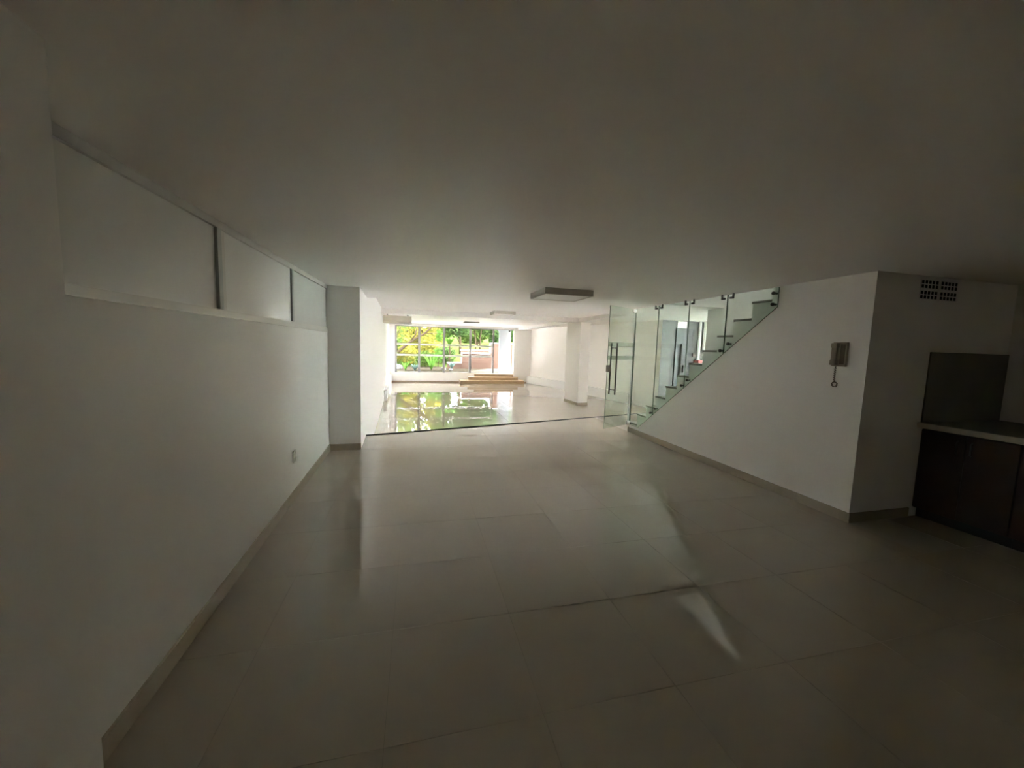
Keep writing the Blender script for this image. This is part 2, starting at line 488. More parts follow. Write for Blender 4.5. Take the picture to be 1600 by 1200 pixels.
# ------------------------------------------------------------------ far hall walls
def flw(mb, y0, y1, z0, z1, x0=-1.6):
    return mb.prism([(far_left_x(y0),y0),(far_left_x(y1),y1),(x0,y1),(x0,y0)], z0, z1)
w = MB()
flw(w, 6.65, YB+.2, ZF, ZC2)
struct('wall_left_hall', w, 'wall', 'left wall of the bright far hall', 'wall')
w = MB().prism([(-0.765,6.651),(-0.742,6.651),(far_left_x(10.5)+0.02,10.5),(far_left_x(10.5),10.5),(far_left_x(6.66),6.66)], 2.05, ZC2-0.001)
rp = [(5.88,20.05),(6.76,16.83),(7.53,12.21),(7.66,10.9)]
w = MB().prism(rp+[(8.2,10.95),(8.2,20.2),(5.88,20.2)], ZF, ZC2)
struct('wall_right_hall', w, 'wall', 'right wall of the bright far hall', 'wall')
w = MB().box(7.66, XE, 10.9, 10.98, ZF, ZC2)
struct('wall_side_room', w, 'grey_shade_paint', 'grey wall with shade put into its colour, facing the stairs, behind the glass balustrade', 'wall')
W5 = (6.3, 7.8)
w = MB().box(8.2, 8.3, 8.45, 9.5, ZF, ZC2)
struct('light_blocker', w, 'wall', 'unseen panel added to block side-window light from the column', 'wall')  # added blocker, keeps side-window light off the column front
w = MB().box(XE, XE+0.15, -1.6, W5[0], ZF, 2.6).box(XE, XE+0.15, W5[1], 11.0, ZF, 2.6).box(XE, XE+0.15, *W5, ZF, 0.1).box(XE, XE+0.15, *W5, 2.14, 2.6)
struct('wall_outer', w, 'wall', 'outer wall beyond the stairs', 'wall')
ow = thing('added_window_side', 'unseen side window added beyond the stairs to let daylight in', 'window', (XE,7.0,0.1), kind='structure')  # added opening out of view, brings daylight towards the near room
for y in (W5[0]+0.03, W5[1]-0.03):
    MB().box(XE+0.05, XE+0.11, y-0.03, y+0.03, 0.1, 2.14).build('jamb', 'alu', ow)
MB().box(XE+0.076, XE+0.084, W5[0]+0.061, W5[1]-0.061, 0.1, 2.14).build('pane', 'glass', ow)
# window wall
w = MB()
w.box(-1.6, -1.0, YB, YB+0.2, ZF, ZC2)              # left pier
w.box(-1.0, 2.95, YB, YB+0.2, ZF, 0.02)             # parapet under the windows
w.box(2.95, 3.9, YB, YB+0.2, ZF, 0.02)
w.box(-1.0, 5.0, YB, YB+0.2, 2.33, ZC2)             # lintel
w.box(3.9, 5.0, YB, YB+0.2, ZF, 0.015)
w.box(5.0, 5.25, YB-0.05, YB+0.2, ZF, ZC2)          # door jamb
w.box(5.25, 6.0, YB+0.02, YB+0.2, ZF, ZC2)
struct('wall_back', w, 'wall', 'end wall of the hall around the garden windows', 'wall')
w = MB().box(-1.27, 2.15, YB-0.012, YB, ZF, ZF+0.07).box(5.46, 5.9, YB+0.008, YB+0.02, ZF, ZF+0.05)
struct('baseboard_back', w, 'base_brown', 'brown baseboard under the garden windows', 'baseboard')
# garden window
gw = thing('window_1', 'wide garden window with grey mullions and two white cross bars', 'window', (1.4,YB,0.02), kind='structure')
MX = [-1.0, 0.156, 1.383, 2.714, 3.919]
for i, x in enumerate(MX):
    wd = 0.055 if i in (1,2,3) else 0.04
    xx = x if i else x+0.04
    MB().box(xx-wd, xx+wd, YB+0.04, YB+0.12, 0.02 if i<4 else 0.015, 2.33).build('mullion', 'mullion_grey', gw)
MB().box(-1.0, 5.0, YB+0.045, YB+0.115, 2.29, 2.33).build('head_rail', 'mullion_grey', gw)
MB().box(-1.0, 3.9, YB+0.045, YB+0.115, 0.02, 0.06).build('sill_rail', 'alu', gw)
for i in range(4):
    for z in (1.42, 0.885):
        MB().box(MX[i]+0.05, MX[i+1]-0.05, YB+0.09, YB+0.16, z-0.045, z+0.045).build('cross_bar', 'white', gw)
    MB().box(MX[i]+0.05, MX[i+1]-0.05, YB+0.07, YB+0.078, 0.06, 2.29).build('pane', 'glass', gw)

# column of the far hall
c = MB().prism([(5.29,11.89),(5.67,11.95),(5.60,12.95),(5.22,12.93)], ZF, ZC2)
colm = struct('column', c, 'wall', 'free-standing rectangular column in the far hall', 'column')
MB().prism([(5.278,11.878),(5.682,11.94),(5.612,12.96),(5.208,12.942)], ZF+0.0005, ZF+0.10).build('skirting', 'base', colm)
# white ledges along the hall walls
def ledge(a, b, inward, name, label):
    A, B = Vector(a), Vector(b); d = (B-A).normalized(); nrm = Vector((-d.y, d.x))*inward
    p = [A, B, B+nrm*0.16, A+nrm*0.16]
    mb = MB().prism([(q.x,q.y) for q in p], ZF+0.0005, ZF+0.38)
    o = tag(mb.build(name, 'white'), label, 'ledge')
    p2 = [A, B, B+nrm*0.17, A+nrm*0.17]
    return o
ledge((5.885,20.0), (7.52,12.21), 1, 'wall_ledge', 'low white ledge along the right wall of the far hall') if False else None
def ledge_poly(pts, name, label):
    o = tag(MB().prism(pts, ZF+0.0005, ZF+0.37).build(name, 'white', origin=(*pts[0], ZF)), label, 'ledge')
    return o
ledge_poly([(5.90,19.70),(6.755,16.83),(7.52,12.25),(7.36,12.23),(6.60,16.79),(5.74,19.66)], 'wall_ledge', 'low white ledge along the foot of the right hall wall')
ledge_poly([(far_left_x(13.2)+.002,13.2),(far_left_x(19.7)+.002,19.7),(far_left_x(19.7)+.10,19.7),(far_left_x(13.2)+.10,13.2)], 'wall_ledge', 'low white ledge along the foot of the left hall wall')

# entry steps to the garden door
es = thing('entry_steps', 'three tan tiled steps rising to the garden door', 'steps', (3.9,19.4,ZF))
for (x0, y0, z0, z1) in ((2.16,19.08,ZF+0.0005,-0.305),(2.60,19.33,-0.305,-0.14),(2.93,19.58,-0.14,0.0)):
    x1s = 5.46 if z1 < -0.2 else (5.18 if z1 < -0.1 else 4.99)
    st = MB().box(x0, x1s, y0+0.01, YB-0.055, z0, z1-0.025).build('step', 'step', es)
    MB().box(x0-0.01, x1s, y0, YB-0.055, z1-0.025, z1).build('tread', 'nosing', es)

# ------------------------------------------------------------------ stairs and glass balustrade
st = thing('staircase', 'white staircase with grey stone treads behind the glass balustrade', 'staircase', (4.2,Y0,0))
for s in range(1, 13):
    y = Y0-(s-1)*RUN
    y_end = y-RUN if s < 12 else YK+0.085
    MB().box(XR+0.0605, 4.749, y_end, y, 0.0005 if s < 3 else (s-3)*RISE, s*RISE-0.025).build('riser_block', 'wall', st)
    if s < 12:
        MB().box(XR-0.004, 4.749, y_end-0.001, y+0.014, s*RISE-0.025, s*RISE).build('tread', 'tread', st)
    else:
        MB().box(XR+0.0605, 4.749, y_end, y+0.014, s*RISE-0.025, s*RISE).build('tread', 'tread', st)
GX = XR-0.045
def diag(y): return 0.15+(5.68-y)*0.744
bal = thing('glass_balustrade', 'row of green tinted glass panels fixed along the stair wall', 'balustrade', (GX,4.6,0.15))
SEAM = [5.945, 5.30, 4.61, 3.945, 3.265]
for i in range(4):
    a, b = SEAM[i]-0.004, SEAM[i+1]+0.004
    if i == 0: yz = [(a,0.15),(5.68,0.15),(b,diag(b)),(b,2.145),(a,2.145)]
    else: yz = [(a,diag(a)),(b,diag(b)),(b,2.145),(a,2.145)]
    MB().slabx(yz, GX-0.005, GX+0.005, 0, 1).build('glass_panel', ['green_glass','glass_edge'], bal)
def standoff(y, z, x1=XR):
    MB().lathe([(0.004,-0.016),(0.016,-0.014),(0.018,-0.008),(0.018,0.006),(0.012,0.007),(0.012,x1-GX)], (GX,y,z), 'x', 14).build('standoff', 'dark_steel', bal, smooth=True)
for y, z in ((5.90,0.185),(5.355,0.46),(5.235,0.545),(4.665,0.975),(4.555,1.06),(4.0,1.475),(3.885,1.56),(3.33,1.975),(3.33,2.09)):
    standoff(y, z)
for ys in SEAM[1:4]:
    for d in (0.07, -0.06):
        MB().box(GX-0.014, GX+0.014, ys+d-0.022, ys+d+0.022, 2.095, 2.118).box(GX-0.010, GX+0.010, ys+d-0.007+0.02*(1 if d>0 else -1), ys+d+0.007+0.02*(1 if d>0 else -1), 2.10, 2.158).build('ceiling_clamp', 'dark_steel', bal)
# hinge post
hp = thing('hinge_post', 'slim aluminium hinge post at the end of the stair wall', 'post', (XR-0.04,5.985,0.0))
MB().box(XR-0.064, XR-0.026, 5.955, 6.0, 0.19, 2.15).build('post', 'white', hp)
MB().box(XR-0.036, XR-0.026, 5.948, 5.9545, 0.19, 2.15).build('gasket', 'glass_edge', hp)
MB().box(XR-0.075, XR-0.0125, 5.94, 6.03, 0.12, 0.1895).build('foot_bracket', 'white', hp, bevel=0.004)
MB().lathe([(0.012,-0.006),(0.014,0.0)], (XR-0.075,5.97,0.155), 'x', 12).build('bolt', 'dark_steel', hp)
MB().lathe([(0.016,-0.01),(0.018,0.0)], (XR-0.064,5.975,2.10), 'x', 12).build('bolt', 'dark_steel', hp)
# open glass door
P0 = Vector((XR-0.055, 5.925)); P1 = Vector((2.955, 5.565))
dv = (P1-P0).normalized(); dn = Vector((dv.y, -dv.x)); DW = (P1-P0).length
def dpt(u, off, z): q = P0+dv*u+dn*off; return (q.x, q.y, z)
def dbox(u0, u1, o0, o1, z0, z1, mb=None, mi=0):
    mb = mb or MB()
    V = [dpt(u0,o0,z0),dpt(u1,o0,z0),dpt(u1,o1,z0),dpt(u0,o1,z0),dpt(u0,o0,z1),dpt(u1,o0,z1),dpt(u1,o1,z1),dpt(u0,o1,z1)]
    a = Vector(V[1])-Vector(V[0]); b = Vector(V[3])-Vector(V[0])
    flip = a.cross(b).z < 0
    fs = [(0,3,2,1),(4,5,6,7),(0,1,5,4),(1,2,6,5),(2,3,7,6),(3,0,4,7)]
    if flip: fs = [f[::-1] for f in fs]
    return mb.poly(V, fs, mi)
door = thing('glass_door', 'frameless glass door standing open beside the stairs', 'door', (P1.x,P1.y,0.172))
g = dbox(0.012, DW, -0.005, 0.005, 0.172, 2.14)
for q in (0,1,3,5): g.mi[q] = 1
g.build('glass_leaf', ['green_glass','glass_edge'], door)
for z0, z1 in ((1.50,1.572),(1.288,1.350)):
    dbox(0.013, DW-0.002, 0.0055, 0.0065, z0, z1).build('frosted_strip', 'frost', door)
for sgn in (1, -1):
    off = 0.055*sgn; u = DW-0.17
    h = MB().tube([dpt(u,off,0.72),dpt(u,off,1.555)], 0.0125, 10)
    hb = h.build('pull_handle', 'dark_steel', door, smooth=True)
    for z in (0.80, 1.475):
        MB().tube([dpt(u,0.006*sgn,z),dpt(u,off*0.98,z)], 0.007, 8).build('handle_stem', 'dark_steel', hb)
dbox(DW-0.075, DW+0.004, -0.02, 0.02, 1.095, 1.20).build('lock_box', 'plastic_dark', door, bevel=0.003)
for z in (0.19, 2.10):
    dbox(0.0, 0.10, -0.014, 0.014, z-0.015, z+0.035).build('hinge', 'steel', door, bevel=0.003)

# ------------------------------------------------------------------ things behind the balustrade
sd = thing('door_1', 'dark grey door in the shaded wall seen through the balustrade', 'door', (8.5,10.9,ZF), kind='structure')
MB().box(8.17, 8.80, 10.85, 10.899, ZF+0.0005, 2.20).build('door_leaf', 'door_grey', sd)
hb = MB().tube([(8.34,10.80,0.3),(8.34,10.80,1.70)], 0.028, 8).build('pull_bar', 'black', sd)
MB().box(8.46, 8.70, 10.80, 10.8495, 0.77, 1.0).build('lock_case', 'black', sd)
tag(MB().box(8.21, 8.56, 10.89, 10.899, 2.205, 2.42).build('paper_notice', 'paper', origin=(8.4,10.89,2.205)), 'white notice on the wall above the dark grey door', 'notice')
for x, lab in ((9.02,'slim white pipe nearer the grey door, behind the balustrade'),(9.22,'slim white pipe farther from the grey door, behind the balustrade')):
    p = thing('wall_pipe', lab, 'pipe', (x,10.83,ZF), group='white pipes behind the balustrade')
    MB().tube([(x,10.83,ZF+0.0005),(x,10.83,ZC2-0.001)], 0.05, 10).build('tube', 'white', p, smooth=True)
    MB().lathe([(0.06,0.0),(0.06,0.03)], (x,10.83,1.2), 'z', 10).build('pipe_clip', 'white', p)
hr = thing('wall_rail', 'dark brown wooden rail on the wall seen through the balustrade', 'rail', (9.5,10.88,1.30))
MB().box(8.83, 10.1, 10.84, 10.88, 1.30, 1.40).build('board', 'brown', hr)
MB().box(8.83, 8.87, 10.8805, 10.899, 1.31, 1.39).build('bracket', 'dark_steel', hr)
MB().box(9.9, 9.94, 10.8805, 10.899, 1.31, 1.39).build('bracket', 'dark_steel', hr)
cb2 = thing('low_cabinet', 'low white cabinet with a red top, seen through the balustrade', 'cabinet', (9.4,10.5,ZF))
MB().box(8.82, 10.1, 10.56, 10.77, ZF+0.0005, 1.10).build('body', 'white', cb2)
MB().box(8.815, 10.11, 10.55, 10.775, 1.1005, 1.19).build('top', 'red', cb2)

# ------------------------------------------------------------------ intercom, outlet, vents
ic = thing('wall_intercom', 'beige wall intercom with handset and coiled cord', 'intercom', (XR,2.63,1.355))
MB().box(XR-0.028, XR-0.0005, 2.572, 2.688, 1.36, 1.575).build('base_plate', 'plastic', ic, bevel=0.004)
hs = MB().box(XR-0.060, XR-0.040, 2.632, 2.676, 1.37, 1.568).box(XR-0.066,XR-0.0285,2.630,2.678,1.372,1.415).box(XR-0.066,XR-0.0285,2.630,2.678,1.525,1.566)
hs.build('handset', 'plastic', ic, bevel=0.003)
MB().box(XR-0.034, XR-0.0285, 2.582, 2.618, 1.38, 1.555).build('keypad_strip', 'plastic_dark', ic)
pts = []
for i in range(80):
    t = i/79
    if t < 0.45: y, z = 2.650+0.004*math.sin(t*7), 1.358-0.14*t/0.45
    else:
        a = (t-0.45)/0.55*2*math.pi
        y, z = 2.647+0.022*math.sin(a), 1.197+0.021*math.cos(a)
    ph = i*1.3
    pts.append((XR-0.02+0.006*math.cos(ph), y+0.005*math.sin(ph), z))
MB().tube(pts, 0.0035, 5).build('coiled_cord', 'plastic_dark', ic, smooth=True)
ot = thing('wall_outlet', 'small grey socket low on the left wall', 'outlet', (left_x(3.79),3.79,0.395))
MB().box(left_x(3.79)-0.001, left_x(3.79)+0.010, 3.755, 3.825, 0.345, 0.445).build('cover_plate', 'outlet', ot, bevel=0.002)
for z in (0.37, 0.42):
    MB().box(left_x(3.79)+0.0105, left_x(3.79)+0.014, 3.772, 3.808, z-0.012, z+0.012).build('socket_face', 'outlet', ot)
vl = {(0,0):'upper left of the four pierced vent blocks near the ceiling', (1,0):'upper right of the four pierced vent blocks near the ceiling',
      (0,1):'lower left of the four pierced vent blocks near the ceiling', (1,1):'lower right of the four pierced vent blocks near the ceiling'}
for (ci, ri), lab in vl.items():
    x0 = 4.195+ci*0.240; x1v = x0+0.215; z1 = 2.128-ri*0.090; z0 = z1-0.074
    v = thing('vent_block', lab, 'vent', (x0,YK,z0), group='pierced vent blocks above the kitchenette')
    MB().box(x0, x1v, YK-0.003, YK-0.0005, z0, z1).build('hole_backing', 'dark', v)
    g = MB()
    cw = (x1v-x0)/5
    for q in range(6): g.box(x0+q*cw-0.0045, x0+q*cw+0.0045, YK-0.006, YK-0.0031, z0, z1)
    for q in range(3): g.box(x0-0.0044, x1v+0.0044, YK-0.0061, YK-0.0031, z0+q*(z1-z0)/2-0.004, z0+q*(z1-z0)/2+0.004)
    g.build('pierced_grid', 'wall', v)

# ------------------------------------------------------------------ kitchenette
sp = MB().box(4.42, 5.469, YK-0.012, YK-0.0005, 0.883, 1.512)
tag(sp.build('backsplash_panel', 'splash', origin=(4.7,YK,0.883)), 'dark backsplash panel on the kitchenette end wall', 'panel')
ct = thing('countertop', 'dark stone countertop with its front edge coloured pale as if lit, over the wooden cabinets', 'countertop', (4.7,1.0,0.84))
MB().box(4.405, 5.469, -0.6, YK-0.0005, 0.84, 0.882).build('slab', 'splash', ct)
MB().box(4.375, 4.4045, -0.6, YK-0.0005, 0.835, 0.882).build('front_edge_lit', 'stone', ct, bevel=0.004)  # paler than the slab: light falling on this side is in the colour
ylist = [YK-0.002, 1.82, 1.22, 0.62, 0.02, -0.58]
labs = ['dark wooden base cabinet against the kitchenette end wall','dark wooden base cabinet, second from the end wall',
        'dark wooden base cabinet, third from the end wall','dark wooden base cabinet, fourth from the end wall','dark wooden base cabinet, fifth from the end wall']
for i in range(5):
    y1c, y0c = ylist[i], ylist[i+1]+0.002
    kc = thing('base_cabinet', labs[i], 'cabinet', (4.75,(y0c+y1c)/2,0), group='kitchenette base cabinets')
    MB().box(4.462, 5.469, y0c, y1c, 0.09, 0.8395).build('body', 'wood', kc)
    MB().box(4.51, 5.469, y0c, y1c, 0.0005, 0.0895).build('plinth', 'black', kc)
    for q in range(2):
        a = y0c+(y1c-y0c)*q/2+0.003; b2 = y0c+(y1c-y0c)*(q+1)/2-0.003
        d = MB().box(4.442, 4.4615, a, b2, 0.10, 0.82).build('door', 'wood', kc, bevel=0.002)
        hy = b2-0.04 if q == 0 else a+0.04
        MB().tube([(4.432,hy,0.66),(4.415,hy,0.67),(4.415,hy,0.76),(4.432,hy,0.77)], 0.005, 6).build('handle', 'dark_steel', d)

# ------------------------------------------------------------------ ceiling lamps, AC, camera
def lamp(x0, x1, y0, y1, zb, zt, label):
    t = thing('ceiling_lamp', label, 'ceiling lamp', ((x0+x1)/2,(y0+y1)/2,zt), group='square surface ceiling lamps')
    f = MB()
    f.box(x0,x1,y0,y0+0.02,zb,zt-0.0005).box(x0,x1,y1-0.02,y1,zb,zt-0.0005).box(x0,x0+0.02,y0+0.02,y1-0.02,zb,zt-0.0005).box(x1-0.02,x1,y0+0.02,y1-0.02,zb,zt-0.0005)
    f.build('frame', 'lampbody', t)
    MB().box(x0+0.021,x1-0.021,y0+0.021,y1-0.021,zb+0.004,zb+0.014).build('diffuser', 'diffuser', t)
    MB().box(x0+0.1,x1-0.1,y0+0.1,y1-0.1,zb+0.015,zt-0.0005).build('housing', 'lampbody', t)
lamp(1.475, 2.095, 4.39, 4.98, 2.085, ZC, 'square ceiling lamp in the dark near room')
lamp(2.12, 2.74, 10.70, 11.32, 2.355, ZC2, 'square ceiling lamp in the hall, in front of the beam')
lamp(1.98, 2.60, 16.25, 16.87, 2.385, ZC2, 'square ceiling lamp in the hall, nearest the garden windows')
ac = thing('air_conditioner', 'ivory air conditioner under the hall ceiling by the left wall', 'air conditioner', (-0.54,12.5,2.06))
pr = [(12.2,2.27),(12.2,2.10),(12.26,2.055),(12.78,2.055),(12.86,2.12),(12.86,2.27)]
MB().slabx(pr, -0.94, -0.15, 0).build('body', 'ac', ac, bevel=0.008)
MB().slabx([(y+(0.006 if y>12.5 else -0.006), z) for y, z in pr], -0.149, -0.13).build('side_panel', 'ac', ac)
MB().slabx([(y+(0.006 if y>12.5 else -0.006), z) for y, z in pr], -0.96, -0.941).build('side_panel', 'ac', ac)
for q in range(3):
    MB().box(-0.90, -0.19, 12.30+q*0.13, 12.40+q*0.13, 2.049, 2.0545).build('louver', 'lampbody', ac)
for x in (-0.85, -0.25):
    MB().box(x-0.02, x+0.02, 12.4, 12.7, 2.2705, 2.2995).box(x-0.02,x+0.02,12.4,12.44,2.2995,ZC2-0.0005).build('hanger', 'steel', ac)
sc = thing('security_camera', 'tiny dark security camera above the garden door', 'camera', (4.76,19.88,2.27))
MB().box(4.73, 4.79, YB+0.0, YB+0.03, 2.285, 2.3295).build('mount', 'white', sc)
MB().lathe([(0.01,-0.05),(0.045,-0.03),(0.05,0.0),(0.05,0.03)], (4.76,YB+0.015,2.2545), 'z', 12).build('dome', 'black', sc, smooth=True)

# ------------------------------------------------------------------ upper parts, mostly unseen additions that steer daylight
sk = thing('added_window_stairwell', 'unseen frosted window added high in the stairwell for daylight', 'window', (XR,3.9,3.3), kind='structure')  # added pane out of view, brightens the stair wall
MB().box(XR-0.02, XR-0.012, 3.0, 4.8, 3.3, 4.1).build('pane', 'sky_pane', sk)
MB().box(XR-0.03, XR, 3.88, 3.92, 3.3, 4.1).build('mullion', 'alu', sk)
w = MB().box(XR-0.05, 4.83, YK, 5.28, 4.7, 4.8)
struct('ceiling_stairwell', w, 'ceiling', 'ceiling over the top of the stairwell', 'ceiling')
w = MB().box(-1.7, XE+0.2, 8.0, 20.2, ZC2+0.2, 8.5)
struct('sky_blocker_storey', w, 'wall', 'unseen upper mass added over the far hall to block sky light', 'wall')  # added mass out of view, cuts the sky light
w = MB().box(-1.7, XE+0.2, 20.2, 22.7, 2.75, 2.95)
struct('sky_blocker_slab', w, 'ceiling', 'unseen slab added over the garden front to block high sky', 'ceiling')  # added overhang, shades the garden window from high sky

# ------------------------------------------------------------------ outdoors
og = MB()
og.poly([(-14,20.2,-0.05),(12,20.2,-0.05),(14,26,0.0),(-14,26,0.0)], [(0,1,2,3)])
struct('ground_bed', og, 'soil', 'planted garden bed outside the windows', 'ground')
og = MB()
N = 24
V = []; F = []
for i in range(N+1):
    for j in range(N+1):
        x = -30+70*i/N; y = 25.5+60*j/N
        z = -0.02+min(0.55,0.4*(y-25.5))+0.075*(y-25.5)+0.2*math.sin(x*0.3+y*0.2)*min(1,(y-25.5)/6)
        V.append((x,y,z))
for i in range(N):
    for j in range(N):
        a = i*(N+1)+j; F.append((a, a+N+1, a+N+2, a+1))
og.poly(V, F)
struct('ground_lawn', og, 'grass', 'sunny lawn slope behind the garden wall', 'ground')
w = MB().box(-6.0, -5.7, 20.2, 34.0, -0.1, 6.5)
struct('sky_blocker_wall', w, 'paving', 'tall unseen wall added beside the garden to block low sky', 'wall')  # added screen, cuts low sky light onto the right hall wall
pv = MB().prism([(2.9,20.21),(7.5,20.21),(7.6,23.9),(4.4,23.9),(2.9,21.4)], -0.04, 0.012)
tag(pv.build('garden_path', 'paving', origin=(4,20.5,-0.04)), 'cream paved path outside the garden door', 'path')
dp = MB().slaby([(4.36,0.02),(4.98,0.02),(4.98,2.6),(3.6,2.6),(3.6,2.31),(4.22,2.31),(4.29,2.295),(4.34,2.25),(4.36,2.17)], 20.3, 20.55)
struct('wall_porch', dp, 'extwall', 'pale bluish wall with a rounded opening outside the garden door', 'wall')
gwl = thing('garden_wall', 'terracotta garden wall stepped in three levels with white coping', 'garden wall', (4.0,24.0,0.0))
for x0, x1w, zt, y in ((1.9,2.78,0.37,24.0),(2.78,4.60,0.99,24.0),(4.60,7.5,1.64,24.0)):
    q = MB().box(x0, x1w, y, y+0.25, -0.1, zt-0.06).build('wall_level', 'pink', gwl)
    MB().box(x0-0.03, x1w-0.0305, y-0.04, y+0.29, zt-0.06, zt).build('coping', 'cap', gwl)
MB().box(2.75, 2.779, 23.96, 24.29, 0.37, 0.9295).build('coping', 'cap', gwl)
MB().box(4.56, 4.599, 23.96, 24.29, 0.991, 1.5795).build('coping', 'cap', gwl)
uw = thing('upper_wall', 'low terracotta wall with white coping behind the stepped wall', 'garden wall', (3.6,25.6,0.3))
MB().box(2.9, 6.5, 25.6, 25.8, 0.2, 1.10).build('wall_body', 'pink', uw)
MB().box(2.88, 6.5, 25.56, 25.84, 1.1005, 1.16).build('coping', 'cap', uw)

def leaves(centers, n, size, flat=0.5):
    mb = MB(); v = []; f = []
    for _ in range(n):
        c, r = random.choice(centers)
        while True:
            d = Vector((random.uniform(-1,1),random.uniform(-1,1),random.uniform(-1,1)))
            if d.length < 1: break
        p = Vector(c)+Vector((d.x*r[0],d.y*r[1],d.z*r[2]))
        a = Vector((random.gauss(0,1),random.gauss(0,1),random.gauss(0,flat))).normalized()
        b = a.cross(Vector((random.gauss(0,1),random.gauss(0,1),random.gauss(0,1)))).normalized()
        s = size*random.uniform(0.6,1.3)
        i = len(v)
        v += [tuple(p-a*s), tuple(p+b*s*0.35), tuple(p+a*s), tuple(p-b*s*0.35)]
        f.append((i,i+1,i+2,i+3))
    mb.v = v; mb.f = f; mb.mi = [0]*len(f)
    return mb
def tree(name, label, base, limbs, clumps, n, size, leafm, group=None):
    t = thing(name, label, 'tree', base, group=group)
    mb = MB()
    for pts, r0, r1 in limbs:
        m = len(pts)
        mb.tube(pts, [r0+(r1-r0)*i/(m-1) for i in range(m)], 7)
    mb.build('trunk', 'bark', t, smooth=True)
    tag(leaves(clumps, n, size).build('foliage', leafm, t), kind='stuff')
    return t
# large branching tree on the left
tree('leaning_tree', 'leaning branched tree outside the leftmost window panes', (-1.6,24.5,0),
     [([(-1.6,24.5,-0.1),(-1.1,24.5,0.9),(-0.35,24.5,1.55),(0.45,24.5,2.05),(1.0,24.5,2.55),(1.9,24.7,2.75)], 0.11, 0.04),
      ([(-0.35,24.5,1.55),(-0.05,24.4,2.0),(0.1,24.4,2.6),(0.5,24.4,3.4)], 0.05, 0.02),
      ([(-1.1,24.5,0.9),(-1.2,24.4,1.7),(-0.9,24.3,2.4),(-0.5,24.3,3.2)], 0.05, 0.02),
      ([(0.45,24.5,2.05),(1.1,24.4,2.15),(1.7,24.3,2.05)], 0.03, 0.01)],
     [((-1.3,24.6,2.4),(0.8,0.8,0.9)),((-1.4,24.8,1.2),(0.5,0.6,0.8)),((-0.2,24.6,2.9),(1.0,0.8,0.6)),((1.6,24.7,2.9),(0.7,0.7,0.35)),((0.8,24.5,3.6),(1.5,1.0,0.7)),((0.0,24.8,5.0),(2.6,1.4,1.2)),((-1.5,24.8,6.0),(2.0,1.4,1.2))],
     2600, 0.11, 'leaf_mid')
tree('sunlit_tree', 'sunlit yellow-green tree filling the view behind the leaning tree', (0.2,29,0.5),
     [([(0.2,29,0.3),(0.1,29,1.5),(0.5,29,3.0),(0.3,29,5)], 0.16, 0.05),([(0.1,29,1.5),(-0.8,29,2.6),(-1.5,29,4)],0.08,0.03),([(0.3,29,2.2),(1.2,29,3.0),(1.6,29,4.2)],0.07,0.03)],
     [((-0.8,29,2.4),(1.3,0.9,1.3)),((0.8,29,2.0),(1.2,0.9,1.2)),((0.2,29,0.9),(1.8,0.8,0.7)),((0.4,29.4,4.2),(2.0,1.2,1.0)),((-0.2,29.2,6.5),(2.4,1.4,1.6))],
     6000, 0.13, 'leaf_yellow')
tree('dark_tree', 'dense dark green tree behind the middle window panes', (3.6,28.5,0.7),
     [([(3.2,28.5,0.5),(3.15,28.5,1.6),(3.0,28.5,3.2)], 0.13, 0.07),([(3.15,28.5,1.6),(2.7,28.4,2.3),(2.3,28.3,3.0)],0.06,0.03)],
     [((3.0,28.5,2.7),(1.0,0.8,0.75)),((2.4,28.6,3.4),(1.2,0.9,0.8)),((3.9,28.8,3.7),(1.2,0.9,0.7)),((3.2,28.2,5.6),(2.2,1.4,1.5))],
     4800, 0.12, 'leaf_dark')
tree('twin_trunk_tree', 'tree with two thin dark trunks behind the garden wall', (4.9,30,0.9),
     [([(4.55,30,0.6),(4.5,30,1.9),(4.35,30,3.4)], 0.075, 0.045),([(4.85,30,0.6),(4.87,30,2.0),(5.05,30,3.4)],0.07,0.04),([(4.5,30,2.2),(4.0,30,2.9)],0.04,0.02)],
     [((4.3,30,3.1),(1.1,0.9,0.55)),((5.6,30.4,3.0),(1.0,0.9,0.8)),((6.2,30.2,2.4),(0.5,0.6,0.7)),((4.9,30.3,4.0),(1.8,1.2,0.7)),((6.0,30.2,6.0),(2.4,1.4,1.7))],
     4800, 0.12, 'leaf_dark')
tree('shade_tree', 'dark leafy tree seen beside the porch wall', (7.6,31,1.0),
     [([(7.4,31,0.8),(7.45,31,2.0),(7.4,31,3.4)], 0.07, 0.04)],
     [((7.4,31,3.3),(1.2,0.9,0.9)),((6.9,30.6,2.2),(0.5,0.5,0.35)),((8.2,31,2.4),(0.8,0.7,0.7))],
     1800, 0.12, 'leaf_dark')
for x, y, lab in ((-2.2,35.0,'leftmost'),(2.1,35.5,'second'),(5.6,36.5,'third'),(9.0,35.5,'rightmost')):
    tree('garden_tree', lab + ' of the four leafy trees standing on the lawn', (x,y,1.0),
         [([(x,y,0.8),(x+0.1,y,2.2),(x,y,4.5)], 0.14, 0.06)], [((x,y,4.6),(1.7,1.0,2.2)),((x,y,2.6),(1.2,0.8,0.8))], 2200, 0.2,
         'leaf_mid', group='trees standing on the lawn')
for i in range(11):
    x = -14+3.3*i; y = 44+3*math.sin(i*1.7)
    nm = ['leftmost','second','third','fourth','fifth','sixth','seventh','eighth','ninth','tenth','rightmost'][i]
    tree('distant_tree', nm + ' tree from the left in the distant green row beyond the lawn', (x,y,2.0),
         [([(x,y,1.6),(x+0.1,y,4.0)], 0.2, 0.1)], [((x,y,5.4),(1.55,1.2,2.4)),((x,y,2.7),(1.5,1.0,1.2))], 1300, 0.42,
         ['leaf_mid','leaf_dark','leaf_mid'][i%3], group='distant row of trees')
